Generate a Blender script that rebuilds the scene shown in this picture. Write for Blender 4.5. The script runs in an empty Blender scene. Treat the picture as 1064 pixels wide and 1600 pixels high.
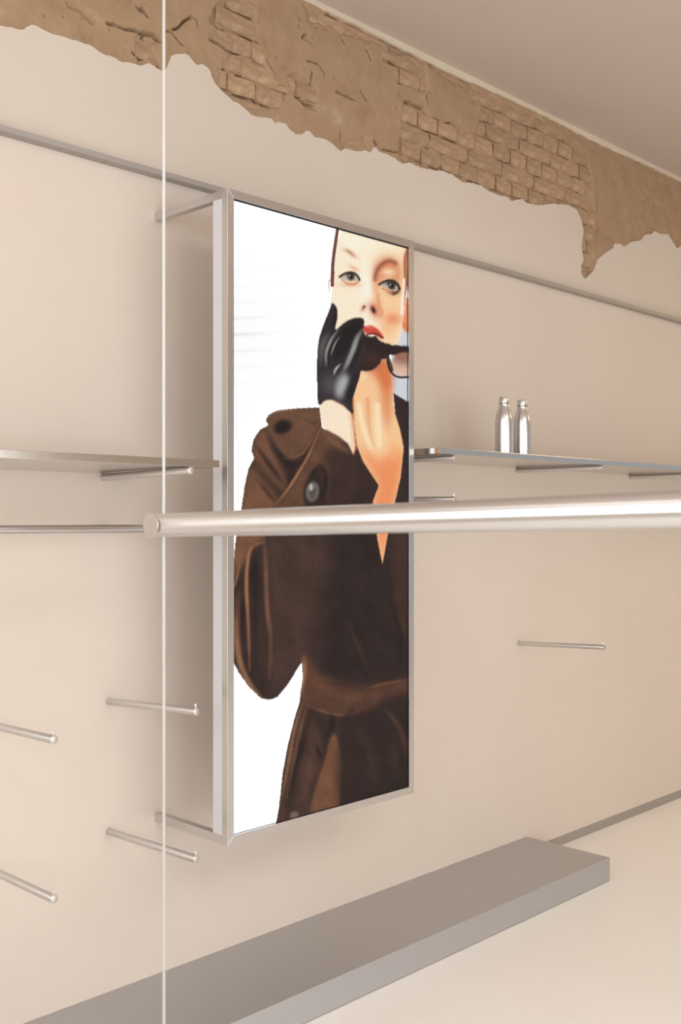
import bpy, bmesh, math, random
import numpy as np
from mathutils import Vector, Matrix

C = bpy.context.scene.collection
random.seed(7); RNG = np.random.default_rng(7)

# ------------------------------------------------------------------ camera
H = 1.55                                   # eye height
FPX, CX, HOR = 1654.0, 532.0, 811.0        # focal length (pixels of 1064x1600), centre column, horizon row
YAW = math.atan2(2159 - 532, FPX)          # angle from +X (along the back wall) to the view direction
cam_data = bpy.data.cameras.new('camera'); cam = bpy.data.objects.new('camera', cam_data); C.objects.link(cam)
cam.location = (0, 0, H); cam.rotation_euler = (math.pi/2, 0, YAW - math.pi/2)
cam_data.sensor_fit = 'VERTICAL'; cam_data.sensor_height = 36.0; cam_data.lens = FPX/1600*36.0
cam_data.shift_y = (HOR - 800)/1600
cam_data.clip_start = 0.05
cam_data.dof.use_dof = True; cam_data.dof.focus_distance = 3.2; cam_data.dof.aperture_fstop = 8.0
bpy.context.scene.camera = cam

# ------------------------------------------------------------------ world, light, exposure
sc = bpy.context.scene
sc.view_settings.view_transform = 'Standard'; sc.view_settings.look = 'None'
sc.view_settings.gamma = 1.0; sc.view_settings.exposure = 0.0; sc.view_settings.use_curve_mapping = False
world = bpy.data.worlds.new('sky'); sc.world = world; world.use_nodes = True
bg = world.node_tree.nodes['Background']; bg.inputs[0].default_value = (0.80, 0.88, 1.0, 1); bg.inputs[1].default_value = 0.35

def area(name, loc, direction, sx, sy, power, col):
    l = bpy.data.lights.new(name, 'AREA'); l.shape = 'RECTANGLE'; l.size = sx; l.size_y = sy
    l.energy = power; l.color = col
    o = bpy.data.objects.new(name, l); C.objects.link(o); o.location = loc
    o.rotation_euler = Vector(direction).to_track_quat('-Z', 'Y').to_euler()
    return o
# daylight entering by the shop windows of the left wall and the front wall
area('daylight_left', (-1.33, .55, 2.1), (1, 0, 0), 4.0, 1.7, 78, (0.93, 0.975, 1.0))
area('daylight_front', (1.75, -4.42, 1.2), (0, 1, 0), 5.9, 2.0, 140, (0.92, 0.965, 1.0))
area('daylight_right', (8.92, -1.4, 1.5), (-1, 0, 0), 4.4, 2.5, 8, (0.96, 0.98, 1.0))
# ceiling lights: a strip near the left end, an added, unseen panel that brightens the floor, warm ones towards the right end
area('ceiling_strip', (-.6, 1.4, 3.40), (0, 0, -1), .3, 2.0, 5, (1.0, 0.98, 0.95))
area('overhead_fill', (1.5, -1.6, 3.40), (0, 0, -1), 4.4, 1.8, 96, (1.0, 0.985, 0.96))
area('ceiling_warm', (7.4, .2, 3.40), (0, 0, -1), 1.6, 1.6, 44, (1.0, 0.76, 0.42))

# ------------------------------------------------------------------ helpers
D = 2.785            # back wall plane (y)
CEIL = 3.45
F = np.array([math.cos(YAW), math.sin(YAW), 0]); R = np.array([math.sin(YAW), -math.cos(YAW), 0]); U = np.array([0, 0, 1.0])
def on_plane(px, py, Y):
    r = F*FPX + R*(px - CX) + U*(HOR - py)
    p = np.array([0, 0, H]) + r*(Y/r[1]); return float(p[0]), float(p[2])
def wall_pts(pts, s=1.0, ox=0.0, oy=0.0, Y=None):
    return [on_plane(ox + x/s, oy + y/s, D if Y is None else Y) for x, y in pts]

def link(name, mesh, mat=None, parent=None):
    o = bpy.data.objects.new(name, mesh); C.objects.link(o)
    if mat and not mesh.materials: mesh.materials.append(mat)
    if parent: o.parent = parent
    return o
def obj(name, bm, mat, parent=None, smooth=False, bevel=0.0):
    if bevel:
        es = [e for e in bm.edges if len(e.link_faces) == 2 and e.calc_face_angle(0) > 0.6]
        bmesh.ops.bevel(bm, geom=es, offset=bevel, segments=2, profile=0.6, affect='EDGES')
    me = bpy.data.meshes.new(name); bm.normal_update(); bm.to_mesh(me); bm.free()
    if smooth:
        me.polygons.foreach_set('use_smooth', [True]*len(me.polygons))
        me.set_sharp_from_angle(angle=math.radians(35))
    return link(name, me, mat, parent)
def thing(name, label, cat, loc=(0, 0, 0), group=None):
    o = bpy.data.objects.new(name, None); C.objects.link(o); o.location = loc; o.empty_display_size = 0.05
    tag(o, label, cat, group); return o
def tag(o, label, cat, group=None):
    o['label'] = label; o['category'] = cat
    if group: o['group'] = group
    return o
def struct(o): o['kind'] = 'structure'; return o

def box(bm, x0, x1, y0, y1, z0, z1):
    v = [bm.verts.new(p) for p in ((x0,y0,z0),(x1,y0,z0),(x1,y1,z0),(x0,y1,z0),(x0,y0,z1),(x1,y0,z1),(x1,y1,z1),(x0,y1,z1))]
    for f in ((0,3,2,1),(4,5,6,7),(0,1,5,4),(1,2,6,5),(2,3,7,6),(3,0,4,7)): bm.faces.new([v[i] for i in f])
    return bm
def box_bm(*a): return box(bmesh.new(), *a)
def sweep(bm, rings, cap=True):
    rows = [[bm.verts.new(p) for p in r] for r in rings]; n = len(rows[0])
    for a, b in zip(rows, rows[1:]):
        for i in range(n): bm.faces.new((a[i], a[(i+1) % n], b[(i+1) % n], b[i]))
    if cap:
        bm.faces.new(rows[0][::-1]); bm.faces.new(rows[-1])
    return bm
def rod(bm, p0, p1, r, n=40, ch=0.0012):
    """round bar with slightly eased ends"""
    p0 = Vector(p0); p1 = Vector(p1); d = (p1-p0).normalized()
    a = d.orthogonal().normalized(); b = d.cross(a)
    prof = [(0, r-ch), (ch, r)] + [(None, r)] + [(None, r-ch)]
    L = (p1-p0).length
    st = [(0, r-ch), (ch*0.4, r-ch*0.3), (ch, r), (L-ch, r), (L-ch*0.4, r-ch*0.3), (L, r-ch)]
    rings = [[p0 + d*t + a*(q*math.cos(2*math.pi*i/n)) + b*(q*math.sin(2*math.pi*i/n)) for i in range(n)] for t, q in st]
    return sweep(bm, rings)
def rod_bm(*a, **k): return rod(bmesh.new(), *a, **k)
def lathe_bm(prof, n=48):
    return sweep(bmesh.new(), [[(r*math.cos(2*math.pi*i/n), r*math.sin(2*math.pi*i/n), z) for i in range(n)] for r, z in prof])

# ------------------------------------------------------------------ materials
def srgb(r, g, b):
    return tuple(((c/255+0.055)/1.055)**2.4 if c/255 > 0.04045 else c/255/12.92 for c in (r, g, b)) + (1.0,)
def material(name):
    m = bpy.data.materials.new(name); m.use_nodes = True
    nt = m.node_tree; return m, nt, nt.nodes['Principled BSDF']
def noise(nt, scale, detail=4, rough=0.55, stretch=None, coord='Object'):
    tc = nt.nodes.new('ShaderNodeTexCoord'); mp = nt.nodes.new('ShaderNodeMapping'); n = nt.nodes.new('ShaderNodeTexNoise')
    nt.links.new(tc.outputs[coord], mp.inputs['Vector']); nt.links.new(mp.outputs[0], n.inputs['Vector'])
    n.inputs['Scale'].default_value = scale; n.inputs['Detail'].default_value = detail; n.inputs['Roughness'].default_value = rough
    if stretch: mp.inputs['Scale'].default_value = stretch
    return n
def ramp(nt, src, stops):
    r = nt.nodes.new('ShaderNodeValToRGB'); nt.links.new(src, r.inputs[0])
    e = r.color_ramp.elements
    while len(e) < len(stops): e.new(0.5)
    for k, (p, c) in enumerate(stops): e[k].position = p; e[k].color = c
    return r
def bump(nt, src, bsdf, strength, dist):
    b = nt.nodes.new('ShaderNodeBump'); b.inputs['Strength'].default_value = strength; b.inputs['Distance'].default_value = dist
    nt.links.new(src, b.inputs['Height']); nt.links.new(b.outputs[0], bsdf.inputs['Normal']); return b

def plaster(name, c0, c1, rough, scale, bs, bd):
    m, nt, b = material(name)
    n = noise(nt, 1.7, 6, 0.6); r = ramp(nt, n.outputs['Fac'], [(0.3, c0), (0.7, c1)])
    nt.links.new(r.outputs[0], b.inputs['Base Color']); b.inputs['Roughness'].default_value = rough
    n2 = noise(nt, scale, 5, 0.6); bump(nt, n2.outputs['Fac'], b, bs, bd); return m
M_WALL = plaster('beige_wall_plaster', srgb(206, 193, 179), srgb(210, 198, 185), 0.62, 160, 0.12, 0.002)
M_PANEL = plaster('warm_wall_paint', srgb(210, 196, 183), srgb(214, 201, 189), 0.6, 160, 0.08, 0.001)
M_CEIL = plaster('stippled_ceiling', srgb(200, 184, 173), srgb(204, 189, 179), 0.8, 210, 0.35, 0.003)
M_FLOOR = plaster('poured_floor', srgb(240, 235, 229), srgb(243, 239, 234), 0.42, 90, 0.04, 0.001)
M_OLDPL = plaster('old_plaster_edge', srgb(205, 190, 168), srgb(216, 202, 182), 0.8, 90, 0.3, 0.003)
M_ROOM = plaster('room_plaster', srgb(214, 205, 195), srgb(218, 209, 200), 0.7, 120, 0.1, 0.002)

def clay(name, stops, sc1, sc2, bs):
    m, nt, b = material(name)
    n = noise(nt, sc1, 8, 0.68); r = ramp(nt, n.outputs['Fac'], stops)
    oi = nt.nodes.new('ShaderNodeObjectInfo'); hs = nt.nodes.new('ShaderNodeHueSaturation')
    mr = nt.nodes.new('ShaderNodeMapRange'); mr.inputs['To Min'].default_value = 0.9; mr.inputs['To Max'].default_value = 1.1
    nt.links.new(oi.outputs['Random'], mr.inputs['Value']); nt.links.new(mr.outputs[0], hs.inputs['Value'])
    nt.links.new(r.outputs[0], hs.inputs['Color']); nt.links.new(hs.outputs[0], b.inputs['Base Color'])
    b.inputs['Roughness'].default_value = 0.9
    n2 = noise(nt, sc2, 7, 0.62); bump(nt, n2.outputs['Fac'], b, bs, 0.004); return m
M_COAT = clay('clay_render', [(0.25, srgb(142, 114, 87)), (0.42, srgb(168, 138, 108)), (0.6, srgb(174, 145, 115)), (0.8, srgb(198, 174, 147))], 10, 90, 0.3)
M_BRICK = clay('dusty_brick', [(0.25, srgb(134, 107, 82)), (0.5, srgb(168, 138, 109)), (0.75, srgb(194, 169, 141))], 2.6, 14, 0.3)

def steel(name, base, rough, axis, metallic=1.0, streak=0.03):
    m, nt, b = material(name)
    st = {'x': (4, 900, 900), 'y': (900, 4, 900), 'z': (900, 900, 4), None: (400, 400, 400)}[axis]
    n = noise(nt, 1.0, 3, 0.6, st)
    mr = nt.nodes.new('ShaderNodeMapRange'); mr.inputs['To Min'].default_value = rough-streak; mr.inputs['To Max'].default_value = rough+streak
    nt.links.new(n.outputs['Fac'], mr.inputs['Value']); nt.links.new(mr.outputs[0], b.inputs['Roughness'])
    b.inputs['Base Color'].default_value = base; b.inputs['Metallic'].default_value = metallic
    bump(nt, n.outputs['Fac'], b, 0.03, 0.0003); return m
ST = srgb(210, 210, 211)
M_ST_X = steel('brushed_steel_along', ST, 0.2, 'x')
M_ST_Y = steel('brushed_steel_across', ST, 0.2, 'y')
M_ST_Z = steel('brushed_steel_upright', ST, 0.27, 'z')
M_SHELF = steel('shelf_steel', srgb(205, 199, 192), 0.17, 'x', streak=0.04)
def turned(name, base, rough, aniso):                       # round bar with lathe-turned grain: highlights spread along the bar
    m = steel(name, base, rough, None, streak=.02); nt = m.node_tree; b = nt.nodes['Principled BSDF']
    tg = nt.nodes.new('ShaderNodeTangent'); tg.direction_type = 'RADIAL'; tg.axis = 'Y'
    nt.links.new(tg.outputs[0], b.inputs['Tangent']); b.inputs['Anisotropic'].default_value = aniso; b.inputs['Anisotropic Rotation'].default_value = .25
    return m
M_ROD = turned('turned_steel_bar', srgb(216, 215, 214), 0.34, 0.85)
M_RAIL = turned('turned_steel_rail', srgb(218, 218, 218), 0.26, 0.6)
M_CAP = steel('sawn_steel_end', srgb(205, 198, 190), 0.45, None)
M_SATIN = steel('satin_steel_sheet', srgb(196, 196, 198), 0.55, 'x')
M_TRIM = steel('dull_steel_trim', srgb(184, 180, 176), 0.6, 'x')
M_CABINET, _nt, _b = material('grey_cabinet_enamel'); _b.inputs['Base Color'].default_value = srgb(206, 204, 206); _b.inputs['Roughness'].default_value = 0.3; _b.inputs['Metallic'].default_value = 0.0
M_BLACK, _nt, _b = material('black_rubber'); _b.inputs['Base Color'].default_value = srgb(22, 20, 20); _b.inputs['Roughness'].default_value = 0.6
M_CABLE, _nt, _b = material('bright_wire'); _b.inputs['Base Color'].default_value = srgb(186, 183, 179); _b.inputs['Roughness'].default_value = 0.45; _b.inputs['Metallic'].default_value = 0.3
M_DARK, _nt, _b = material('painted_gap_shade'); _b.inputs['Base Color'].default_value = srgb(60, 54, 50); _b.inputs['Roughness'].default_value = 0.8
M_INK, _nt, _b = material('grey_print'); _b.inputs['Base Color'].default_value = srgb(95, 88, 82); _b.inputs['Roughness'].default_value = 0.5

# ------------------------------------------------------------------ smooth noise on numpy grids
def vnoise(x, z, scale, seed):
    rg = np.random.default_rng(seed); T = rg.random((256, 256))
    u = x/scale + 37.0; v = z/scale + 53.0
    i = np.floor(u).astype(int); j = np.floor(v).astype(int); fu = u-i; fv = v-j
    fu = fu*fu*(3-2*fu); fv = fv*fv*(3-2*fv)
    a = T[i % 256, j % 256]; b = T[(i+1) % 256, j % 256]; c = T[i % 256, (j+1) % 256]; d = T[(i+1) % 256, (j+1) % 256]
    return (a*(1-fu)+b*fu)*(1-fv) + (c*(1-fu)+d*fu)*fv
def fbm(x, z, scale, seed, oct=4):
    s = 0; a = 1.0; t = 0
    for k in range(oct):
        s = s + a*vnoise(x, z, scale/2**k, seed+k); t += a; a *= 0.5
    return s/t
def inside(px, pz, poly):
    m = np.zeros(px.shape, bool); n = len(poly)
    for i in range(n):
        x0, z0 = poly[i]; x1, z1 = poly[(i+1) % n]
        if z0 == z1: continue
        c = ((z0 > pz) != (z1 > pz)) & (px < (x1-x0)*(pz-z0)/(z1-z0) + x0)
        m ^= c
    return m
def blur(a, s):
    if s <= 0: return a
    r = max(1, int(3*s)); k = np.exp(-0.5*(np.arange(-r, r+1)/s)**2); k /= k.sum()
    for ax in (0, 1):
        p = np.pad(a, [(r, r) if q == ax else (0, 0) for q in (0, 1)] + [(0, 0)]*(a.ndim-2), mode='edge')
        out = np.zeros_like(a)
        for q, w in enumerate(k):
            out += w*np.take(p, range(q, q+a.shape[ax]), axis=ax)
        a = out
    return a
def seg_dist(px, pz, line, along=False):
    d = np.full(px.shape, 1e9); tt = np.zeros(px.shape); k = 0; n = len(line)-1
    for (x0, z0), (x1, z1) in zip(line, line[1:]):
        dx, dz = x1-x0, z1-z0; L = dx*dx+dz*dz + 1e-12
        t = np.clip(((px-x0)*dx + (pz-z0)*dz)/L, 0, 1)
        e = np.hypot(px-x0-t*dx, pz-z0-t*dz)
        if along: tt = np.where(e < d, (k+t)/n, tt)
        d = np.minimum(d, e); k += 1
    return (d, tt) if along else d

# ------------------------------------------------------------------ the room shell
X0, X1, Y0 = -1.4, 9.0, -4.5
struct(obj('floor', box_bm(X0-.2, X1+.2, Y0-.2, D+.25, -.12, 0), M_FLOOR))
struct(obj('ceiling', box_bm(X0-.2, X1+.2, Y0-.2, D+.25, CEIL, CEIL+.12), M_CEIL))
bm = bmesh.new()
for a in ((X1, X1+.2, Y0-.2, -3.6, 0, CEIL), (X1, X1+.2, .8, D+.25, 0, CEIL), (X1, X1+.2, -3.6, .8, 0, .2), (X1, X1+.2, -3.6, .8, 2.8, CEIL)): box(bm, *a)
struct(obj('wall_right', bm, M_ROOM))
w3 = obj('window_3', box(box_bm(X1+.09, X1+.14, -3.6, .8, .2, .26), X1+.09, X1+.14, -3.6, .8, 2.74, 2.8), M_SATIN); struct(w3)
for y in (-3.6, -1.43, .74): obj('window_post', box_bm(X1+.09, X1+.14, y, y+.06, .26, 2.74), M_SATIN, w3)
bm = bmesh.new()                                              # left wall round its window opening
for a in ((X0-.2, X0, Y0-.2, -1.5, 0, CEIL), (X0-.2, X0, 2.6, D+.25, 0, CEIL), (X0-.2, X0, -1.5, 2.6, 0, 1.2), (X0-.2, X0, -1.5, 2.6, 3.0, CEIL)): box(bm, *a)
struct(obj('wall_left', bm, M_ROOM))
bm = bmesh.new()
for a in ((X0, -1.2, Y0-.2, Y0, 0, CEIL), (4.72, X1, Y0-.2, Y0, 0, CEIL), (-1.2, 4.72, Y0-.2, Y0, 0, .18), (-1.2, 4.72, Y0-.2, Y0, 2.22, CEIL)): box(bm, *a)
struct(obj('wall_front', bm, M_ROOM))
w1 = obj('window_1', box(box_bm(X0-.14, X0-.09, -1.5, 2.6, 1.2, 1.26), X0-.14, X0-.09, -1.5, 2.6, 2.94, 3.0), M_SATIN); struct(w1)
for y in (-1.5, .52, 2.54): obj('window_post', box_bm(X0-.14, X0-.09, y, y+.06, 1.26, 2.94), M_SATIN, w1)
w2 = obj('window_2', box(box_bm(-1.2, 4.72, Y0-.14, Y0-.09, .18, .24), -1.2, 4.72, Y0-.14, Y0-.09, 2.16, 2.22), M_SATIN); struct(w2)
for x in (-1.2, .76, 2.7, 4.66): obj('window_post', box_bm(x, x+.06, Y0-.14, Y0-.09, .24, 2.16), M_SATIN, w2)

# back wall: a plaster skin that ends in a torn edge below the ceiling
T1 = [(0,233),(110,255),(180,275),(228,272),(245,245),(290,230),(340,240),(420,285),(500,317),(570,330),(640,357),(740,390),(830,415),(880,445),(930,488),(990,513)]
T2 = [(60,512),(120,537),(190,575),(260,580),(340,607),(395,595),(430,580),(480,610),(550,655),(590,635),(625,550),(640,510),(690,497),(760,492),(800,515),(850,580),(875,602),(920,590),(970,620),(1000,655)]
T3 = [(180,700),(220,780),(300,860),(380,935),(440,960),(490,1000),(550,1060),(620,1080),(690,1085),(735,1095),(770,1140),(800,1122),(870,1145),(900,1195),(960,1240),(1010,1245),(1045,1220)]
T4 = [(205,978),(240,985),(275,1035),(350,1045),(420,1085),(490,1148),(535,1128),(600,1145),(650,1150),(690,1140),(740,1162),(760,1120),(780,1115),(810,1155),(880,1178),(940,1205)]
T5 = [(250,1135),(290,1158),(350,1145),(460,1195),(520,1205),(570,1218),(650,1222),(750,1255),(840,1325)]
T6 = [(130,985),(180,1000),(250,1050),(370,1100),(430,1105),(460,1145),(570,1130),(610,1165),(725,1187),(850,1170),(1000,1185)]
T7 = [(220,775),(255,860),(270,950),(255,1080),(270,1180),(250,1230),(255,1300),(285,1333),(350,1270),(390,1170),(470,1105),(510,1085),(525,1045),(570,1050),(605,1070),(660,1030),(740,1018),(770,975),(820,970),(850,945),(900,970),(960,970),(1000,1035),(1035,1085),(1064,1065)]
TORN = (wall_pts(T1, 5.911) + wall_pts(T2, 5.911, 160) + wall_pts(T3, 5.911, 300) + wall_pts(T4, 5.32, 440, 20) +
        wall_pts(T5, 5.911, 580, 60) + wall_pts(T6, 5.911, 720, 120) + wall_pts(T7, 5.216, 860, 180))
TORN = [(X0, 3.18), (-.4, 3.2), (.6, 3.13), (1.2, 3.1)] + TORN + [(5.8, 3.13), (6.0, 3.22), (6.6, 3.18), (7.6, 3.25), (X1, 3.2)]
edge = []
for (xa, za), (xb, zb) in zip(TORN, TORN[1:]):                # fine chips along the torn edge
    n = max(1, min(40, int(math.hypot(xb-xa, zb-za)/.012)))
    for k in range(n):
        t = k/n; j = .002 if k else .001
        edge.append((xa+(xb-xa)*t + random.uniform(-j, j)*.5, za+(zb-za)*t + random.uniform(-j, j)))
edge.append(TORN[-1])
bm = bmesh.new()
loop = [(X0, 0)] + [(X1, 0)] + edge[::-1]
fr = [bm.verts.new((x, D, z)) for x, z in loop]; f = bm.faces.new(fr)
ext = bmesh.ops.extrude_face_region(bm, geom=[f])
for v in ext['geom']:
    if isinstance(v, bmesh.types.BMVert): v.co.y += .016
bmesh.ops.recalc_face_normals(bm, faces=bm.faces)
bmesh.ops.triangulate(bm, faces=bm.faces[:])
wall = struct(obj('wall_back', bm, M_WALL))
obj('painted_panel', box_bm(X0, X1, D-.002, D+.002, 0, 2.636), M_PANEL, wall)
obj('masonry_core', box_bm(X0, X1, D+.045, D+.25, 0, CEIL), M_COAT, wall)

# exposed band: clay render over brickwork, a height field with smears, bare patches and cracks
gx = np.arange(1.3, 6.1, .0033); gz = np.arange(2.70, CEIL+.001, .0033)
GX, GZ = np.meshgrid(gx, gz, indexing='ij')
wx = GX + (fbm(GX, GZ, .09, 11)-.5)*.07; wz = GZ + (fbm(GX, GZ, .09, 31)-.5)*.07
bare = np.zeros(GX.shape)
PATCHES = [[(632,158),(660,172),(690,190),(715,215),(745,203),(752,170),(732,135),(760,142),(905,222),(922,240),(930,330),(925,425),(903,440),(900,330),(840,335),(780,318),(740,298),(650,272),(622,245)],
    [(345,0),(402,0),(402,32),(404,58),(434,130),(450,140),(440,165),(402,192),(350,152),(345,122),(360,85),(345,60),(330,30)],
    [(455,120),(497,137),(492,162),(460,150)], [(220,50),(258,60),(254,112),(215,95)], [(540,220),(575,212),(580,240),(545,238)],
    [(600,85),(665,105),(672,140),(640,138),(612,112)], [(472,2),(560,42),(740,125),(738,140),(640,92),(560,62),(480,30)], [(105,3),(160,22),(152,34),(112,18)]]
for p in PATCHES: bare = np.maximum(bare, inside(wx, wz, wall_pts(p)).astype(float))
bare = np.clip(blur(bare, 1.4), 0, 1)
smear = fbm(GX*1.6+GZ*.5, GZ-GX*.35, .16, 51, 4)
lump = fbm(GX, GZ, .035, 71, 3)
rough_right = 1/(1+np.exp(-(GX-4.93)/.05))
cover = .0045 + (smear-.5)*.007 + (lump-.5)*.0016 + rough_right*((fbm(GX, GZ, .03, 91, 3)-.5)*.010 + .002)
arcs = np.sin((GX*.8+GZ*.55)*38 + 9*fbm(GX, GZ, .25, 131, 3)); cover += -.0006*np.clip((arcs-.9)/.1, 0, 1)*(1-rough_right)
deep = .0165 + (fbm(GX, GZ, .05, 111, 4)-.5)*.026
y = D + cover*(1-bare) + deep*bare
pit = vnoise(GX, GZ, .016, 311); y += .018*np.clip((pit-.93)/.05, 0, 1)*(fbm(GX, GZ, .2, 313, 2) > .5)   # pits and pinholes
S2, S4 = 5.911, 5.32
CR = [(S2,160,0,.006,[[(330,60),(350,80),(390,75),(425,125)],[(80,205),(140,215),(250,265),(330,275),(400,310)],[(400,320),(395,420),(360,510)],[(400,310),(500,320),(550,380)],[(300,470),(350,520),(520,540),(545,640)],[(590,275),(640,285),(700,360),(760,410)]]),
      (S2,160,0,.003,[[(660,270),(830,140),(860,160),(878,230)]]),
      (S2,300,0,.007,[[(170,370),(260,410),(360,475),(440,485)],[(440,340),(465,420),(455,480)],[(490,320),(570,350)],[(280,780),(360,815)],[(440,95),(550,140),(580,175)],[(960,880),(1030,930)]]),
      (S2,300,0,.0035,[[(600,350),(680,500),(750,620),(785,720)],[(360,490),(350,600),(310,660)],[(410,860),(560,890),(640,945)],[(690,965),(760,1000)],[(760,790),(860,800),(880,865)],[(200,160),(240,220),(300,260),(360,270)],[(440,690),(650,740)],[(250,650),(300,660)],[(250,750),(280,710)]]),
      (S4,440,20,.007,[[(120,685),(170,715),(280,740)],[(500,200),(535,240)],[(700,290),(745,385)],[(770,1065),(800,1085)],[(380,5),(480,50)]]),
      (S4,440,20,.004,[[(210,185),(175,220),(260,260)],[(215,405),(330,440),(360,490)],[(900,380),(935,405),(1000,415),(1064,445)],[(935,405),(935,470)],[(460,650),(560,690),(620,715)],[(260,500),(258,600)],[(660,640),(720,715)],[(850,1140),(990,1155)],[(490,990),(490,1130)],[(215,65),(260,90),(380,140)]]),
      (S2,580,60,.005,[[(310,580),(400,610),(490,650)],[(460,690),(455,790)],[(590,725),(660,755),(645,870)],[(520,845),(645,875)],[(680,780),(770,795),(810,870),(805,945)],[(690,910),(800,950)],[(520,480),(520,600)],[(250,390),(400,450)]]),
      (5.216,860,180,.0045,[[(80,340),(110,410),(160,465)],[(265,320),(270,620)],[(370,480),(385,600),(390,900),(385,1150)],[(345,270),(370,325)],[(230,290),(265,300)],[(690,370),(740,400)],[(230,770),(310,795)]]),
      (1,0,0,.012,[[(775,203),(776,208)],[(587,222),(589,225)]])]
for s, ox, oy, w, lines in CR:
    for ln in lines:
        P = wall_pts(ln, s, ox, oy); xs = [p[0] for p in P]; zs = [p[1] for p in P]
        i0, i1 = np.searchsorted(gx, [min(xs)-.04, max(xs)+.04]); j0, j1 = np.searchsorted(gz, [min(zs)-.04, max(zs)+.04])
        if i1 <= i0 or j1 <= j0: continue
        sl = (slice(i0, i1), slice(j0, j1))
        d = seg_dist(wx[sl]*.35+GX[sl]*.65 + (vnoise(GX[sl], GZ[sl], .02, 5)-.5)*.012, wz[sl]*.35+GZ[sl]*.65, P)
        ww = w*(.5+1.0*vnoise(GX[sl], GZ[sl], .04, 9))
        y[sl] += .034*np.exp(-(d/(ww*.48+.0010))**2) - .002*np.exp(-((d-ww*1.6)/(ww*1.0))**2)*.5
y = np.maximum(y, D+.0012)
V = np.stack([GX, y, GZ], -1).reshape(-1, 3); nz = len(gz); nx = len(gx)
ii, jj = np.meshgrid(np.arange(nx-1), np.arange(nz-1), indexing='ij'); a = (ii*nz+jj).ravel()
Q = np.stack([a, a+nz, a+nz+1, a+1], -1)
def grid_mesh(name, V, Q):
    me = bpy.data.meshes.new(name); me.vertices.add(len(V)); me.vertices.foreach_set('co', V.astype(np.float32).ravel())
    me.loops.add(Q.size); me.loops.foreach_set('vertex_index', Q.astype(np.int32).ravel())
    me.polygons.add(len(Q)); me.polygons.foreach_set('loop_start', np.arange(0, Q.size, 4, dtype=np.int32))
    me.update(calc_edges=True); me.validate(); me.polygons.foreach_set('use_smooth', [True]*len(Q)); return me
link('clay_render_coat', grid_mesh('clay_render_coat', V, Q), M_COAT, wall)

def brick_mesh(k):
    rg = random.Random(100+k); bm = bmesh.new()
    def ring(y, ins, j):
        p = []
        for cx, cz in ((-1,-1),(-.33,-1),(.33,-1),(1,-1),(1,0),(1,1),(.33,1),(-.33,1),(-1,1),(-1,0)):
            p.append((cx*(.5-ins*.55)+rg.uniform(-j, j)*.5, y+rg.uniform(-j, j)*.02, cz*(.5-ins*1.6)+rg.uniform(-j, j)))
        return p
    b0 = ring(.03, 0, .0); r1 = ring(.0035, .004, .05); r2 = ring(0, .035, .06)
    sweep(bm, [b0, r1, r2]); me = bpy.data.meshes.new('brick'); 
    bmesh.ops.triangulate(bm, faces=[f for f in bm.faces if len(f.verts) > 4])
    bmesh.ops.recalc_face_normals(bm, faces=bm.faces[:])
    bm.to_mesh(me); bm.free(); me.materials.append(M_BRICK); return me
BM = [brick_mesh(k) for k in range(8)]
COURSE = .0708
def torn_z(x):
    best = 9
    for (xa, za), (xb, zb) in zip(TORN, TORN[1:]):
        if min(xa, xb) <= x <= max(xa, xb) and xa != xb: best = min(best, za+(zb-za)*(x-xa)/(xb-xa))
    return best
for k in range(-1, 10):
    top = 3.4255 - COURSE*k; zc = top-COURSE/2
    if top > CEIL+.04: continue
    header = k % 2 == 1; w = .127 if header else .252
    ph = {1: 3.81, 3: 3.80, 5: 3.69}.get(k, 3.81 if header else (3.75 if k % 4 else 3.87))
    for q in range(-24, 16):
        xa = ph+q*w; xb = xa+w
        if xa < 1.3 or xb > 5.0: continue
        i0, i1 = np.searchsorted(gx, [xa, xb]); j0, j1 = np.searchsorted(gz, [zc-.03, zc+.03])
        if j1 <= j0 or bare[i0:i1, j0:j1].mean() < .22 or zc+.03 < min(torn_z(xa+w*t) for t in (.1, .5, .9)): continue
        o = link('brick', random.choice(BM), None, wall)
        gap = random.uniform(.005, .010)
        o.location = ((xa+xb)/2, D+.0085+random.uniform(0, .004), zc+random.uniform(-.002, .002))
        o.scale = (w-gap, 1, COURSE-random.uniform(.005, .010)); o.rotation_euler = (random.uniform(-.03, .03), random.uniform(-.02, .02), random.uniform(-.02, .02)*(2 if header else 1))

# strip of old plaster left along the ceiling
bm = bmesh.new(); lo = []
x = X0
while x < X1:
    lo.append((x, 3.426 + .006*(random.random()-.5) + .004*math.sin(x*5))); x += .03
lo.append((X1, 3.428))
fr = [bm.verts.new((x, D-.002, z)) for x, z in lo] + [bm.verts.new((X1, D-.002, CEIL)), bm.verts.new((X0, D-.002, CEIL))]
f = bm.faces.new(fr); ext = bmesh.ops.extrude_face_region(bm, geom=[f])
for v in ext['geom']:
    if isinstance(v, bmesh.types.BMVert): v.co.y += .014
bmesh.ops.recalc_face_normals(bm, faces=bm.faces); bmesh.ops.triangulate(bm, faces=bm.faces[:])
struct(obj('trim_2', bm, M_OLDPL))
# steel rail let into the wall above the panel, and the steel skirting
struct(obj('trim_1', box_bm(X0, X1, D-.040, D, 2.634, 2.651), M_TRIM, bevel=.001))
struct(obj('baseboard_back', box_bm(4.043, X1, D-.006, D, 0, .043), M_TRIM, bevel=.0006))

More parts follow.
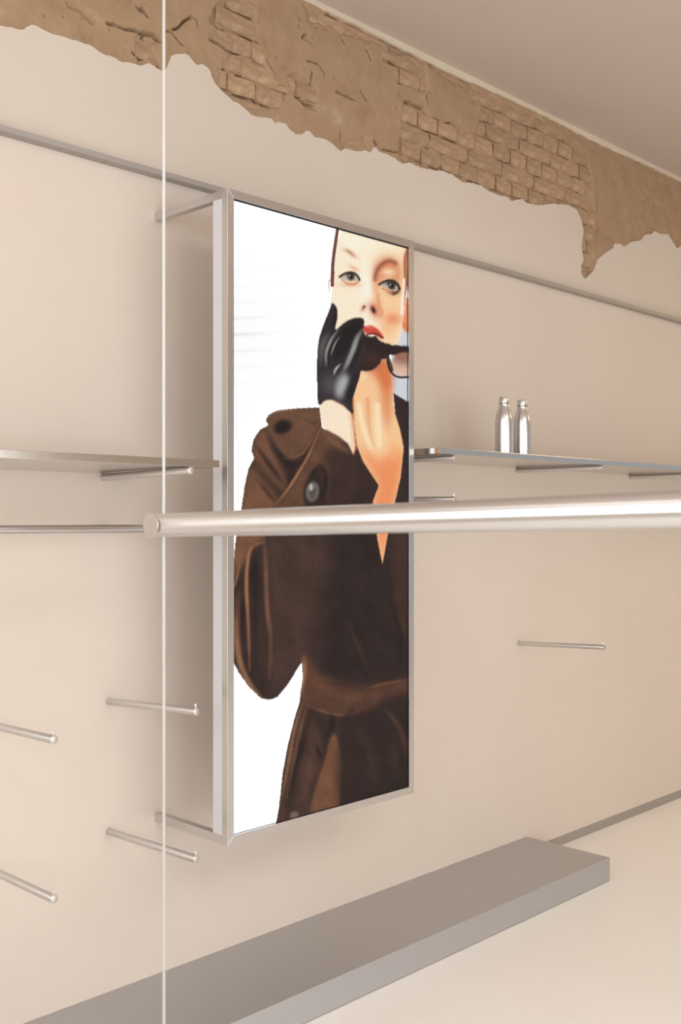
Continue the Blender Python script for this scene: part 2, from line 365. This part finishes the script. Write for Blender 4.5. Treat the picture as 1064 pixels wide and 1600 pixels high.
# ------------------------------------------------------------------ plinth on the floor
pl = thing('plinth', 'long low grey steel plinth lying along the wall on the floor', 'plinth', (2.3, 2.57, 0))
PX = (.45-2.3, 4.041-2.3); PY = (2.357-2.57, 2.784-2.57)
obj('plinth_box', box_bm(*PX, *PY, .0035, .1005), M_SATIN, pl, bevel=.0008)
obj('shadow_gap_base', box_bm(PX[0]+.01, PX[1]-.01, PY[0]+.008, PY[1]-.004, 0, .006), M_DARK, pl)  # recessed base, coloured dark to paint in the shade under the plinth

# ------------------------------------------------------------------ LED screen on its stand-off frame
SY, SX0, SX1, SZ0, SZ1, TB = 2.42, 1.986, 2.8276, .5892, 2.5238, .0252
scr = thing('video_screen', 'tall narrow video screen in a steel frame standing off the wall', 'screen', (SX0, D, SZ0))
def P(o, v): return o
def sbox(name, x0, x1, y0, y1, z0, z1, m, bev=.0008):
    return obj(name, box_bm(x0-SX0, x1-SX0, y0-D, y1-D, z0-SZ0, z1-SZ0), m, scr, bevel=bev)
def mitre(name, pts, y0, y1, m):
    bm = bmesh.new()
    sweep(bm, [[(x-SX0, yy-D, z-SZ0) for x, z in pts] for yy in (y0, y1)]); bmesh.ops.recalc_face_normals(bm, faces=bm.faces[:])
    return obj(name, bm, m, scr, bevel=.0006)
a, b, c, d = (SX0, SZ0), (SX1, SZ0), (SX1, SZ1), (SX0, SZ1)
ai, bi, ci, di = (SX0+TB, SZ0+TB), (SX1-TB, SZ0+TB), (SX1-TB, SZ1-TB), (SX0+TB, SZ1-TB)
mitre('frame_bar', [a, b, bi, ai], SY, SY+TB, M_ST_X); mitre('frame_bar', [d, di, ci, c], SY, SY+TB, M_ST_X)
mitre('frame_bar', [a, ai, di, d], SY, SY+TB, M_ST_Z); mitre('frame_bar', [b, c, ci, bi], SY, SY+TB, M_ST_Z)
for x0 in (SX0, SX1-TB):
    for z0 in (SZ0, SZ1-TB): sbox('bracket_arm', x0, x0+TB, SY+TB, D, z0, z0+TB, M_ST_Y)
sbox('cabinet', SX0+.001, SX1-.001, SY+TB, SY+.068, SZ0+TB, SZ1-TB, M_CABINET)
sbox('dark_bezel', SX0+TB-.001, SX1-TB+.001, SY+.010, SY+TB+.001, SZ0+TB-.001, SZ1-TB+.001, M_BLACK, 0)

# --- the picture on the screen, painted as a colour attribute on a fine grid of the display face
exec_paint = True
PW = (SX0+TB+.0015, SX1-TB-.0015); PZ = (SZ0+TB+.0015, SZ1-TB-.004)
NX, NZ = 300, 700
px_ = np.linspace(PW[0], PW[1], NX); pz_ = np.linspace(PZ[0], PZ[1], NZ)
PGX, PGZ = np.meshgrid(px_, pz_, indexing='ij')
_dep = PGX*F[0] + SY*F[1]; GU = CX + FPX*(PGX*R[0] + SY*R[1])/_dep; GV = HOR - FPX*(PGZ-H)/_dep
pic = np.zeros((NX, NZ, 3))
def lin(c): c = np.array(c, float)/255; return np.where(c > .04045, ((c+.055)/1.055)**2.4, c/12.92)
ZA, ZB, ZC, ZD, ZE = (490,340,6.65), (490,450,6.65), (360,300,3.547), (340,600,3.129), (340,960,3.129)
def T(pts, z): return [(z[0]+x/z[2], z[1]+y/z[2]) for x, y in pts]
def put(mask, col, alpha=1.0):
    global pic
    m = (mask*alpha)[..., None]; pic = pic*(1-m) + lin(col)*m
def curve(pts, n=5, closed=True):
    P = np.array(pts, float); out = []; N = len(P); rng = range(N) if closed else range(N-1)
    for i in rng:
        p0, p1, p2, p3 = (P[(i-1) % N], P[i], P[(i+1) % N], P[(i+2) % N]) if closed else (P[max(i-1, 0)], P[i], P[i+1], P[min(i+2, N-1)])
        for t in np.arange(n)/n: out.append(tuple(.5*((2*p1)+(-p0+p2)*t+(2*p0-5*p1+4*p2-p3)*t*t+(-p0+3*p1-3*p2+p3)*t**3)))
    if not closed: out.append(tuple(P[-1]))
    return out
def poly(pts, z, col, soft=.5, alpha=1.0, smooth=True, clip=None):
    q = T(pts, z); q = curve(q) if smooth else q
    m = blur(inside(GU, GV, q).astype(float), soft)
    if clip is not None: m = m*clip
    put(m, col, alpha); return m
def stroke(pts, z, col, w, soft=.8, alpha=1.0, clip=None, taper=False):
    q = curve(T(pts, z), 4, False); d, t = seg_dist(GU, GV, q, True)
    w = w*(.35+.65*np.sin(np.pi*np.clip(t, .04, .96))**.6) if taper else w
    m = np.clip((w/2-d)/soft+.5, 0, 1)*(np.sin(np.pi*np.clip(t, .08, .92))**.7 if taper else 1)
    if clip is not None: m = m*clip
    put(m, col, alpha); return m
def spot(x, y, z, rx, ry, col, alpha=1.0, ang=0, hard=1.0, clip=None):
    cx, cy = z[0]+x/z[2], z[1]+y/z[2]; rx /= z[2]; ry /= z[2]; c_, s_ = math.cos(ang), math.sin(ang)
    u = ((GU-cx)*c_+(GV-cy)*s_)/rx; v = (-(GU-cx)*s_+(GV-cy)*c_)/ry
    m = np.exp(-(u*u+v*v)**hard)
    if clip is not None: m = m*clip
    put(m, col, alpha)
# background: blown-out white with faint bands, greyer at the lower right of the neck
pic[:] = lin((255, 255, 255))*1.7
band = np.clip(np.sin(GV/4.05+GU*.012), 0, 1)**2*np.clip(1-np.abs(GV-520)/170, 0, 1)*np.clip((500-GU)/130, 0, 1)
win = np.clip(1-np.abs(GV-520)/190, 0, 1)*np.clip((510-GU)/110, 0, 1)
pic *= ((1-.30*win)*(1-.34*band))[..., None]
poly([(905,760),(1000,770),(1000,1300),(920,1180),(905,1010)], ZC, (205,208,216), 1.0)
# skin: face, neck, chest, wrist
poly([(600,660),(700,700),(850,880),(890,1000),(880,1100),(930,1500),(560,1500),(520,1160),(520,900)], ZC, (120,84,66), .8, smooth=False)
face = poly([(262,60),(300,125),(265,250),(240,420),(222,600),(212,720),(195,850),(205,960),(230,1100),(300,1300),(420,1500),(640,1500),(800,1400),(890,1310),(935,1180),(960,1000),(985,760),(1010,500),(1010,60)], ZA, (252,232,205), .8)
poly([(735,960),(725,1030),(695,1130),(690,1240),(680,1300),(700,1419),(720,1520),(900,1520),(960,1419),(945,1290),(915,1180),(905,1050),(895,960),(850,900)], ZC, (248,205,160), .8)
poly([(690,120),(880,135),(940,190),(940,900),(760,900),(720,560),(650,300)], ZD, (58,42,37), .8, smooth=False)
chest = poly([(690,0),(670,80),(678,200),(690,300),(722,380),(797,495),(768,575),(775,640),(790,760),(815,885),(842,740),(872,600),(902,470),(920,320),(900,220),(872,130),(862,0),(800,-60)], ZD, (246,196,148), .8, smooth=False)
fclip = face
poly([(640,600),(690,440),(800,390),(930,400),(1000,330),(1000,900),(930,1150),(880,1310),(800,1390),(690,1290),(720,1080),(700,900),(640,780)], ZA, (246,190,135), 9, .75, clip=fclip)
poly([(635,560),(660,470),(730,415),(830,405),(905,470),(925,600),(900,690),(830,620),(740,630),(690,690),(650,660)], ZA, (205,105,62), 5, .8, clip=fclip)
poly([(640,590),(690,640),(690,760),(720,900),(740,1010),(690,1050),(640,1000),(655,860),(630,720)], ZA, (232,150,100), 5, .75, clip=fclip)
spot(800,560,ZA,75,40,(250,215,175),.9,clip=fclip); spot(560,700,ZA,55,240,(255,246,230),.8,-.08,clip=fclip); spot(450,250,ZA,170,120,(255,244,222),.7,clip=fclip)
spot(840,320,ZB,100,70,(228,120,70),.7,clip=fclip); spot(770,420,ZB,60,60,(240,180,125),.6,clip=fclip)
stroke([(1000,320),(972,420),(975,600),(985,760),(985,900)], ZA, (150,60,40), 6, 3, .8, clip=fclip)
stroke([(960,640),(950,760),(940,850),(935,1000)], ZA, (255,240,225), 3.5, 2.5, .85, clip=fclip)
poly([(985,820),(1000,900),(1000,1180),(950,1150),(940,1120),(960,980)], ZA, (222,120,62), 1.0, .95)
# hair, ear
stroke([(275,70),(255,200),(226,400),(214,560),(212,700)], ZA, (112,66,58), 5.6, 1.2)
stroke([(228,560),(214,700)], ZA, (120,60,50), 3.2, 1.2, .7)
stroke([(195,645),(176,655),(176,710),(186,765)], ZA, (120,84,66), 1.5, 1.0); stroke([(175,770),(180,860),(195,900)], ZA, (200,160,120), 1.6, 1.5, .6)
# brows
stroke([(300,322),(370,340),(430,385),(500,425)], ZA, (205,135,92), 6.5, 7, .6, clip=fclip, taper=True)
stroke([(340,322),(400,360),(455,405)], ZA, (150,78,52), 4, 4, .6, clip=fclip, taper=True)
stroke([(655,640),(672,560),(730,480),(810,445),(870,470)], ZA, (120,50,42), 6, 6, .75, clip=fclip)
# eyes
def eye(outline, lid, iris, lower, r):
    m = poly(outline, ZA, (196,178,164), .8)
    spot(iris[0], iris[1], ZA, r, r*1.05, (92,86,70), 1, 0, 3, clip=m); spot(iris[0], iris[1], ZA, r*.55, r*.6, (30,24,24), 1, 0, 3)
    spot(iris[0], iris[1]-r*.7, ZA, r*1.8, r*.6, (44,34,33), .9, 0, 2, clip=m); spot(iris[0]-r*.35, iris[1]-r*.3, ZA, r*.16, r*.16, (235,232,225), .8, 0, 2)
    stroke(lower, ZA, (190,110,75), 2.6, 2.6, .8); stroke(lid, ZA, (48,34,33), 3.6, 2.0)
spot(405,690,ZA,110,30,(225,140,90),.6); spot(440,525,ZA,60,22,(225,140,85),.6,.5)
eye([(290,614),(345,580),(415,568),(475,606),(497,648),(440,660),(370,652),(325,636)], [(288,612),(345,576),(415,564),(470,594),(497,642)], (408,612), [(310,640),(370,680),(440,690),(492,655)], 42)
spot(850,775,ZA,60,30,(70,40,36),.85)
eye([(700,692),(760,664),(830,658),(890,698),(912,735),(860,757),(800,742),(735,716)], [(700,692),(755,660),(830,652),(888,690),(915,737)], (832,708), [(735,730),(800,765),(860,780),(910,745)], 45)
stroke([(780,650),(850,650),(900,700),(900,760),(850,790)], ZA, (40,28,28), 4, 3, .8)
# nose
spot(640,215,ZB,55,85,(205,95,55),.85,-.35); spot(640,225,ZB,24,46,(40,22,22),1,-.45,1.5); spot(535,205,ZB,26,40,(205,105,70),.9,.5); spot(545,192,ZB,12,18,(50,28,26),1,.5,1.5)
stroke([(690,60),(700,170),(735,260),(700,290)], ZB, (222,135,85), 3, 3, .7)
# lips
poly([(525,395),(570,392),(610,380),(640,392),(690,425),(725,470),(748,512),(725,525),(690,510),(640,480),(590,480),(550,460)], ZB, (206,72,62), .9)
spot(600,405,ZB,40,12,(235,120,105),.7,.1); stroke([(560,490),(620,470),(680,480),(740,515)], ZB, (74,30,32), 2.6, 1.4)
# neck shading
poly([(850,910),(905,960),(910,1060),(870,1100),(820,1020),(760,1000)], ZC, (205,100,55), 5, .85)
poly([(820,980),(900,1000),(905,1180),(880,1330),(850,1250),(840,1100)], ZC, (214,118,68), 6, .8)
stroke([(770,1150),(780,1280),(800,1419)], ZC, (214,130,85), 6, 6, .6); stroke([(825,1180),(830,1300),(835,1400)], ZC, (255,236,200), 7, 6, .7)
stroke([(720,1180),(745,1300),(790,1419)], ZC, (255,232,200), 7, 6, .7)
stroke([(690,1150),(692,1300),(705,1419)], ZC, (190,100,60), 4, 4, .7)
poly([(690,300),(800,360),(920,320),(900,470),(870,600),(840,740),(815,885),(780,700),(765,580),(797,495)], ZD, (232,128,72), 6, .8, smooth=False, clip=chest)
spot(790,230,ZD,40,110,(252,220,180),.6,clip=chest); spot(870,330,ZD,30,60,(250,170,110),.6,clip=chest)
# coat: silhouette, then folds, lapel, belt, skirt
coat = poly([(508,112),(400,117),(300,127),(256,150),(243,180),(258,200),(215,222),(183,270),(174,325),(187,360),(160,410),(140,500),(120,640),(97,760),(88,860),(70,1000),(60,1360),(83,1358),(110,1412),(160,1482),(220,1540),(260,1548),(300,1535),(350,1475),(420,1362),(426,1440),(414,1510),(408,1560),(383,1640),(350,1775),(325,1912),(308,2075),(285,2200),(960,2200),(960,100),(868,42),(875,130),(902,220),(920,300),(905,450),(880,560),(860,640),(840,740),(815,885),(790,760),(775,640),(765,577),(797,497),(720,390),(680,345),(640,290),(520,212)], ZD, (52,38,35), .6, smooth=False)
k_ = coat
def cfold(pts, z, col, w, soft, al=.8): stroke(pts, z, col, w*1.15, soft*1.3, al, clip=k_, taper=True)
poly([(508,112),(300,127),(245,175),(270,280),(330,360),(420,340),(515,190)], ZD, (106,74,56), 3, .95, clip=k_)
poly([(250,200),(180,290),(180,360),(330,520),(350,500),(300,360)], ZD, (112,76,57), 4, .9, clip=k_)
poly([(165,410),(135,520),(105,720),(95,880),(190,760),(300,590),(230,480)], ZD, (122,84,62), 5, .9, clip=k_)
cfold([(190,290),(260,390),(340,500)], ZD, (48,34,32), 7, 4, .9); cfold([(250,230),(290,320),(380,400),(440,360)], ZD, (40,29,28), 10, 5, .9)
cfold([(205,470),(260,540),(300,585)], ZD, (54,38,35), 6, 4, .8); cfold([(370,420),(380,470),(350,520)], ZD, (38,28,27), 14, 6, .9)
cfold([(250,165),(290,135),(400,120)], ZD, (160,112,80), 3, 2, .6); cfold([(330,365),(420,340),(500,230)], ZD, (136,92,66), 3, 2.5, .6)
cfold([(430,170),(480,190),(510,170)], ZD, (64,46,40), 6, 4, .6)
spot(328,208,ZD,50,36,(30,26,28),1,-.3,3)
poly([(518,205),(480,300),(425,395),(350,515),(300,570),(280,640),(420,640),(440,480),(510,390),(540,420),(545,560),(590,600),(700,480),(640,290)], ZD, (98,67,50), 3, .95, clip=k_)
cfold([(512,215),(455,345),(400,440),(345,525),(295,585)], ZD, (168,116,82), 3, 2, .85)
poly([(530,330),(660,290),(720,390),(797,497),(765,580),(760,640),(560,640),(545,420)], ZD, (52,37,34), 5, .9, clip=k_)
cfold([(520,230),(600,300),(670,340)], ZD, (120,82,60), 7, 6, .7)
cfold([(510,390),(470,450),(440,560)], ZD, (40,29,28), 5, 3, .9); cfold([(515,400),(540,460),(520,580)], ZD, (36,27,27), 6, 3, .9)
spot(474,525,ZD,46,66,(40,30,30),1,.1,3); spot(473,527,ZD,32,50,(112,104,98),1,.1,4); spot(473,530,ZD,20,32,(70,62,58),.8,.1,2); spot(466,505,ZD,10,16,(190,186,180),.9,0,2)
# sleeve folds below
poly([(100,740),(240,735),(150,830),(90,960)], ZD, (120,82,60), 4, .9, clip=k_)
cfold([(240,770),(175,800),(155,880),(150,1000),(160,1200),(165,1400)], ZD, (176,122,86), 4, 3, .8)
cfold([(195,800),(190,950),(200,1200)], ZD, (36,27,27), 11, 6, .85); cfold([(120,870),(100,960),(85,1010)], ZD, (150,104,76), 3, 2, .7)
cfold([(110,1010),(105,1200),(125,1380)], ZD, (112,76,56), 7, 5, .8); cfold([(235,740),(245,900),(252,1100),(270,1250),(262,1440)], ZD, (150,102,74), 5, 4, .75)
cfold([(130,1040),(130,1300)], ZD, (40,29,28), 6, 4, .8); cfold([(95,1150),(110,1330),(160,1460),(220,1530)], ZD, (172,124,88), 6, 5, .7); cfold([(215,1150),(225,1400)], ZD, (62,44,38), 8, 6, .7)
poly([(255,740),(560,735),(560,900),(470,1120),(440,1340),(330,1490),(280,1530),(262,1300),(262,1000)], ZD, (70,50,43), 8, .85, clip=k_)
poly([(560,640),(780,640),(830,900),(930,900),(930,1400),(760,1450),(520,1400),(560,1100)], ZD, (42,32,31), 8, .8, clip=k_)
cfold([(560,740),(580,830),(500,1000),(470,1130)], ZD, (58,42,37), 10, 8, .5)
poly([(880,720),(960,700),(960,1200),(880,1200),(860,900)], ZD, (66,44,37), 6, .8, clip=k_)
cfold([(845,900),(870,1100),(905,1250),(900,1400)], ZD, (34,26,27), 7, 5, .8); cfold([(640,1150),(700,1290),(770,1450)], ZD, (70,49,42), 3, 3, .7); cfold([(470,1080),(465,1180)], ZD, (60,43,38), 5, 4, .6)
# belt
poly([(428,205),(500,290),(600,330),(730,362),(850,330),(950,318),(950,380),(830,410),(740,470),(600,490),(500,470),(412,430)], ZE, (88,58,45), 4, .95, clip=k_)
cfold([(430,210),(430,290),(415,400)], ZE, (158,106,74), 6, 5, .75); cfold([(440,300),(600,400),(760,400)], ZE, (104,69,52), 8, 7, .6); cfold([(740,362),(830,340),(935,322)], ZE, (130,86,62), 3, 3, .7)
cfold([(415,430),(480,460),(600,492),(700,475)], ZE, (120,80,60), 3, 3, .7); cfold([(500,330),(640,350),(740,385)], ZE, (58,41,36), 4, 4, .7); cfold([(690,440),(640,510),(690,560)], ZE, (44,33,31), 8, 6, .7)
# skirt
poly([(575,585),(612,700),(606,930),(610,1000),(465,1000),(478,880),(530,720)], ZE, (116,78,57), 2, .95, clip=k_)
poly([(410,440),(470,470),(520,700),(470,880),(460,1060),(290,1060),(320,880),(350,640)], ZE, (74,52,44), 4, .9, clip=k_)
cfold([(425,440),(385,560),(350,760),(315,930)], ZE, (150,104,76), 4, 3.5, .75); cfold([(465,470),(420,640),(380,800),(350,1000)], ZE, (34,27,27), 10, 6, .85)
cfold([(445,450),(405,600),(345,900)], ZE, (120,84,64), 4, 3, .6); cfold([(560,480),(570,540),(545,600)], ZE, (34,27,27), 9, 4, .9); cfold([(480,620),(520,720)], ZE, (34,27,27), 4, 3, .9)
cfold([(480,640),(450,800),(400,960)], ZE, (92,64,52), 8, 7, .6)
poly([(610,560),(700,520),(800,450),(940,420),(940,870),(610,960)], ZE, (44,33,31), 6, .75, clip=k_)
cfold([(820,450),(900,560),(935,700)], ZE, (88,60,48), 5, 6, .7); cfold([(700,560),(760,700),(780,850)], ZE, (70,48,40), 12, 12, .5); cfold([(860,600),(880,800)], ZE, (66,45,38), 10, 10, .5)
spot(385,985,ZE,22,20,(112,100,96),1,0,3)
# bare wrist between glove and cuff
wrist = poly([(506,85),(512,150),(522,212),(600,252),(648,290),(672,342),(684,300),(676,190),(660,140),(620,105),(565,76)], ZD, (250,226,200), .8, smooth=False)
stroke([(655,150),(668,230),(670,330)], ZD, (240,190,150), 5, 5, .7, clip=wrist); stroke([(665,150),(682,300),(674,345)], ZD, (190,110,70), 1.8, 1.5, .8)
# glove
glove = poly([(575,612),(600,640),(604,690),(592,760),(640,722),(690,697),(735,696),(752,712),(748,760),(757,800),(752,880),(735,985),(705,1090),(686,1150),(690,1228),(640,1180),(580,1150),(540,1152),(498,1180),(490,1080),(488,950),(498,820),(530,720),(558,650)], ZC, (46,40,44), .7)
g_ = glove
def gl(pts, z, col, w, soft, al): stroke(pts, z, col, w*1.1, soft*1.2, al, clip=g_, taper=True)
gl([(180,470),(130,540),(100,650),(90,800)], ZB, (120,112,112), 7, 6, .5); gl([(255,180),(262,260),(235,390),(205,480)], ZB, (30,26,30), 7, 4, .8)
gl([(270,440),(200,540),(150,680),(150,800)], ZB, (176,172,168), 3.5, 3, .7); gl([(300,490),(240,580),(200,690)], ZB, (190,186,180), 2, 1.6, .7)
gl([(290,430),(220,550),(170,700),(190,830)], ZB, (24,20,24), 3, 2.5, .8)
poly([(300,450),(430,340),(530,320),(520,400),(430,540),(350,680),(240,740),(230,640)], ZB, (30,24,27), 2.5, .9, clip=g_)
gl([(520,440),(470,520),(430,640),(370,780),(330,860)], ZB, (168,168,164), 6, 4, .75); gl([(540,480),(500,620),(440,760),(390,900)], ZB, (34,28,30), 7, 4, .85)
gl([(300,790),(250,840),(230,900)], ZB, (196,194,188), 3, 2, .75); gl([(300,800),(270,880),(240,930)], ZB, (26,22,24), 2.5, 2, .8)
poly([(330,900),(380,940),(360,1020),(320,1110),(260,1120),(250,1000)], ZB, (196,200,196), 4, .75, clip=g_); spot(180,1000,ZB,90,110,(92,84,92),.6,clip=g_)
poly([(470,860),(495,880),(440,1110),(410,1180),(340,1110),(390,980)], ZB, (34,28,30), 3, .9, clip=g_); gl([(90,1160),(200,1150),(300,1180),(400,1230)], ZB, (80,66,66), 2, 2, .7)
# sunglasses
poly([(745,800),(790,800),(815,795),(840,822),(900,843),(960,850),(1005,855),(1005,905),(960,925),(930,915),(905,900),(880,915),(868,925),(850,925),(838,950),(800,985),(755,993),(728,985),(735,930),(750,870)], ZC, (42,31,32), .7)
spot(790,920,ZC,55,45,(66,42,38),.8)
lens = poly([(925,905),(1005,900),(1005,1010),(960,1015),(925,1000),(905,960)], ZC, (224,176,146), 1.2, .8); poly([(915,890),(1005,890),(1005,955),(915,945)], ZC, (120,62,48), 5, .8, clip=np.clip(lens*1.2, 0, 1))
stroke([(878,900),(888,970),(915,1012),(955,1026),(1005,1022)], ZC, (46,32,33), 3.4, 1.2)
stroke([(870,880),(890,930),(905,985)], ZC, (44,32,33), 5, 1.5, .95)
# weave and sensor-like grain on the coat
wv = (.86+.28*vnoise(GU, GV*2.2, 1.6, 201))*(.72+.56*fbm(GU*1.0+GV*.4, GV-GU*.6, 26, 231, 4))
pic = pic*(1+(wv-1)[..., None]*k_[..., None])
pic = np.clip(pic, 0, 2)
V = np.stack([PGX-SX0, np.full(PGX.shape, SY+.0085-D), PGZ-SZ0], -1).reshape(-1, 3)
ii, jj = np.meshgrid(np.arange(NX-1), np.arange(NZ-1), indexing='ij'); a = (ii*NZ+jj).ravel()
me = grid_mesh('display', V, np.stack([a, a+NZ, a+NZ+1, a+1], -1))
at = me.attributes.new('picture', 'FLOAT_COLOR', 'POINT')
at.data.foreach_set('color', np.concatenate([pic, np.ones(pic.shape[:2]+(1,))], -1).astype(np.float32).ravel())
M_LED, nt, b = material('led_display'); b.inputs['Base Color'].default_value = (.003, .003, .003, 1); b.inputs['Roughness'].default_value = .6; b.inputs['Specular IOR Level'].default_value = .08
av = nt.nodes.new('ShaderNodeAttribute'); av.attribute_name = 'picture'
tc = nt.nodes.new('ShaderNodeTexCoord'); sx = nt.nodes.new('ShaderNodeSeparateXYZ'); nt.links.new(tc.outputs['Object'], sx.inputs[0])
def mth(op, a, b=None):
    n = nt.nodes.new('ShaderNodeMath'); n.operation = op
    for k, v in enumerate((a, b)):
        if v is None: continue
        if hasattr(v, 'links'): nt.links.new(v, n.inputs[k])
        else: n.inputs[k].default_value = v
    return n.outputs[0]
PITCH = .0075                                                # diode rows and columns
cu = mth('COSINE', mth('MULTIPLY', sx.outputs['X'], 2*math.pi/PITCH)); cv = mth('COSINE', mth('MULTIPLY', sx.outputs['Z'], 2*math.pi/(PITCH*.72)))
dots = mth('ADD', mth('MULTIPLY', mth('ADD', cu, cv), .27), 1.0)
emc = nt.nodes.new('ShaderNodeMix'); emc.data_type = 'RGBA'; emc.blend_type = 'MULTIPLY'; emc.inputs['Factor'].default_value = 1.0
nt.links.new(av.outputs['Color'], emc.inputs['A']); nt.links.new(dots, emc.inputs['B'])
nt.links.new(emc.outputs['Result'], b.inputs['Emission Color']); b.inputs['Emission Strength'].default_value = 1.0
link('display', me, M_LED, scr)

# ------------------------------------------------------------------ shelves of polished steel sheet on round bars
def shelf(name, label, x0, x1, zw, zf, rods):
    t = thing(name, label, 'shelf', ((x0+x1)/2, D, zw), 'steel wall shelves')
    xm = (x0+x1)/2; bm = bmesh.new(); TH = .0207; FY = 2.340
    prof = [(0, 0), (FY-D, zf-zw), (FY-D, zf-zw+TH), (0, TH)]
    sweep(bm, [[(x-xm, y, z) for y, z in prof] for x in (x0, x1)]); bmesh.ops.recalc_face_normals(bm, faces=bm.faces[:])
    obj('shelf_board', bm, M_SHELF, t, bevel=.0008)
    for x, wz, tz, ty in rods:
        o = obj('support_bar', rod_bm((x-xm, 0, wz-zw), (x-xm, ty-D, tz-zw), .0107), M_ROD, t, smooth=True)
        obj('bar_end', rod_bm((x-xm, ty-D, tz-zw), (x-xm, ty-D-.0008, tz-zw), .0098, ch=.0002), M_CAP, o, smooth=True)
    return t
shelf('wall_shelf', 'long steel shelf left of the screen, at left edge of the photo', .30, 1.892, 1.6895, 1.6952,
      [(1.795, 1.6765, 1.6842, 2.345), (.80, 1.6765, 1.6842, 2.345)])
shelf('wall_shelf', 'long steel shelf right of the screen carrying two metal bottles', 2.872, 7.2, 1.7805, 1.7785,
      [(x, 1.7680, 1.7672, 2.345) for x in (2.964, 3.964, 4.966, 5.966, 6.966)])

# ------------------------------------------------------------------ peg rails on the wall: round bars with a small upright stop
def hook(x, zw, zt, label):
    t = thing('wall_hook', label, 'hook', (x, D, zw), 'round steel display hooks on the wall')
    TY = 2.345-D; o = obj('hook_bar', rod_bm((0, 0, 0), (0, TY, zt-zw), .0107), M_ROD, t, smooth=True)
    obj('bar_end', rod_bm((0, TY, zt-zw), (0, TY-.0008, zt-zw), .0098, ch=.0002), M_CAP, o, smooth=True)
    obj('stop_pin', rod_bm((0, TY+.006, zt-zw+.006), (0, TY+.006, zt-zw+.0225), .0032, n=16, ch=.0008), M_ST_Z, t, smooth=True)
    return t
hook(1.815, .9914, 1.0150, 'steel hook left of the screen, level with the pictured coat\'s belt')
hook(1.815, .5925, .6055, 'steel hook just below the lower left bracket of the screen')
hook(1.373, .9930, 1.0028, 'upper steel hook cut off by the left edge of the photo')
hook(1.373, .6040, .6079, 'lower steel hook cut off by the left edge of the photo')
hook(3.9766, .9884, 1.0070, 'lone steel hook low on bare wall right of the screen')
hook(2.964, 1.6230, 1.6200, 'steel hook under the right shelf, half hidden behind the screen')

# clothes rail below the left shelf, parallel to the wall
t = thing('clothes_rail', 'horizontal steel clothes rail below the left shelf', 'rail', (1.0, D, 1.5245))
obj('rail_bar', rod_bm((-.70, 2.345-D, .0005), (.795, 2.345-D, 0), .0105), M_ST_X, t, smooth=True)
for x in (.785, -.69): obj('wall_arm', rod_bm((x, 0, -.0025), (x, 2.354-D, 0), .0085), M_ST_Y, t, smooth=True)

# ------------------------------------------------------------------ two steel bottles on the right shelf
def bottle(x, y, z, s, label):
    t = thing('bottle', label, 'bottle', (x, y, z), 'metal drinking bottles on the shelf')
    k = s/.2265; r = .0352
    body = [(.031, 0), (.0345, .0015), (r, .005), (r, .125), (.0350, .135), (.0338, .147), (.0310, .160), (.0272, .172), (.0235, .183), (.0213, .190), (.0204, .196), (.0202, .2005)]
    obj('bottle_body', lathe_bm([(q, h*k) for q, h in body]), M_ST_Z, t, smooth=True)
    obj('seal_ring', lathe_bm([(.0190, .2000*k), (.0196, .2005*k), (.0196, .2022*k), (.0190, .2027*k)]), M_BLACK, t, smooth=True)
    obj('bottle_cap', lathe_bm([(.0195, .2025*k), (.0205, .2032*k), (.0205, .2250*k), (.0196, .2265*k), (.012, .2268*k)]), M_ST_Z, t, smooth=True)
    bm = bmesh.new()                                          # small printed mark low on the side, two lines too small to read
    for z0, a0, a1 in ((.0175, -1.02, -.72), (.0135, -1.05, -.62)):
        n = 9
        for q in range(n):
            if q in (3, 6): continue
            aa = a0+(a1-a0)*q/n; ab = a0+(a1-a0)*(q+.8)/n; rr = r+.0002
            v = [bm.verts.new((rr*math.cos(w_), rr*math.sin(w_), z0+h_)) for w_, h_ in ((aa, 0), (ab, 0), (ab, .0016), (aa, .0016))]; bm.faces.new(v)
    obj('printed_mark', bm, M_INK, t); return t
bottle(3.4314, 2.470, 1.8006, .2300, 'steel bottle on the right shelf, the one nearer the screen')
bottle(3.5570, 2.472, 1.8006, .2290, 'steel bottle on the right shelf, the one farther from the screen')

# ------------------------------------------------------------------ foreground: rail threaded on a tensioned wire
RX, RYE, RZE = .8341, 1.177, 1.5412
sl = (1.5581-1.5412)/(1.177-.4195)
t = thing('hanging_rail', 'thick steel rail in the near foreground crossing the screen', 'rail', (RX, RYE, RZE))
LEN = 1.95
def tube_ring(r, fy, n=64):
    return [(r*math.cos(2*math.pi*k/n), fy + 2.36*r*math.cos(2*math.pi*k/n)*(1 if fy > -.5 else 0), r*math.sin(2*math.pi*k/n)-sl*fy) for k in range(n)]
bm = sweep(bmesh.new(), [tube_ring(.0158, 0), tube_ring(.0158, -.06), tube_ring(.0158, -LEN)]); bmesh.ops.recalc_face_normals(bm, faces=bm.faces[:])
r0 = obj('rail_tube', bm, M_RAIL, t, smooth=True)
bm = sweep(bmesh.new(), [tube_ring(.0166, -.0015), tube_ring(.0169, .0005), tube_ring(.0164, .003), tube_ring(.0120, .0032), tube_ring(.0112, .0022), tube_ring(.004, .0022)]); bmesh.ops.recalc_face_normals(bm, faces=bm.faces[:])
obj('rail_end', bm, M_CAP, r0, smooth=True)
def wire(dy, label):
    z = RZE + sl*dy
    o = obj('steel_wire', rod_bm((RX, RYE-dy, 0), (RX, RYE-dy, CEIL), .0019, n=14, ch=.0002), M_CABLE, None, smooth=True)
    tag(o, label, 'wire'); return o
wire(.029, 'thin bright vertical wire carrying the near rail')
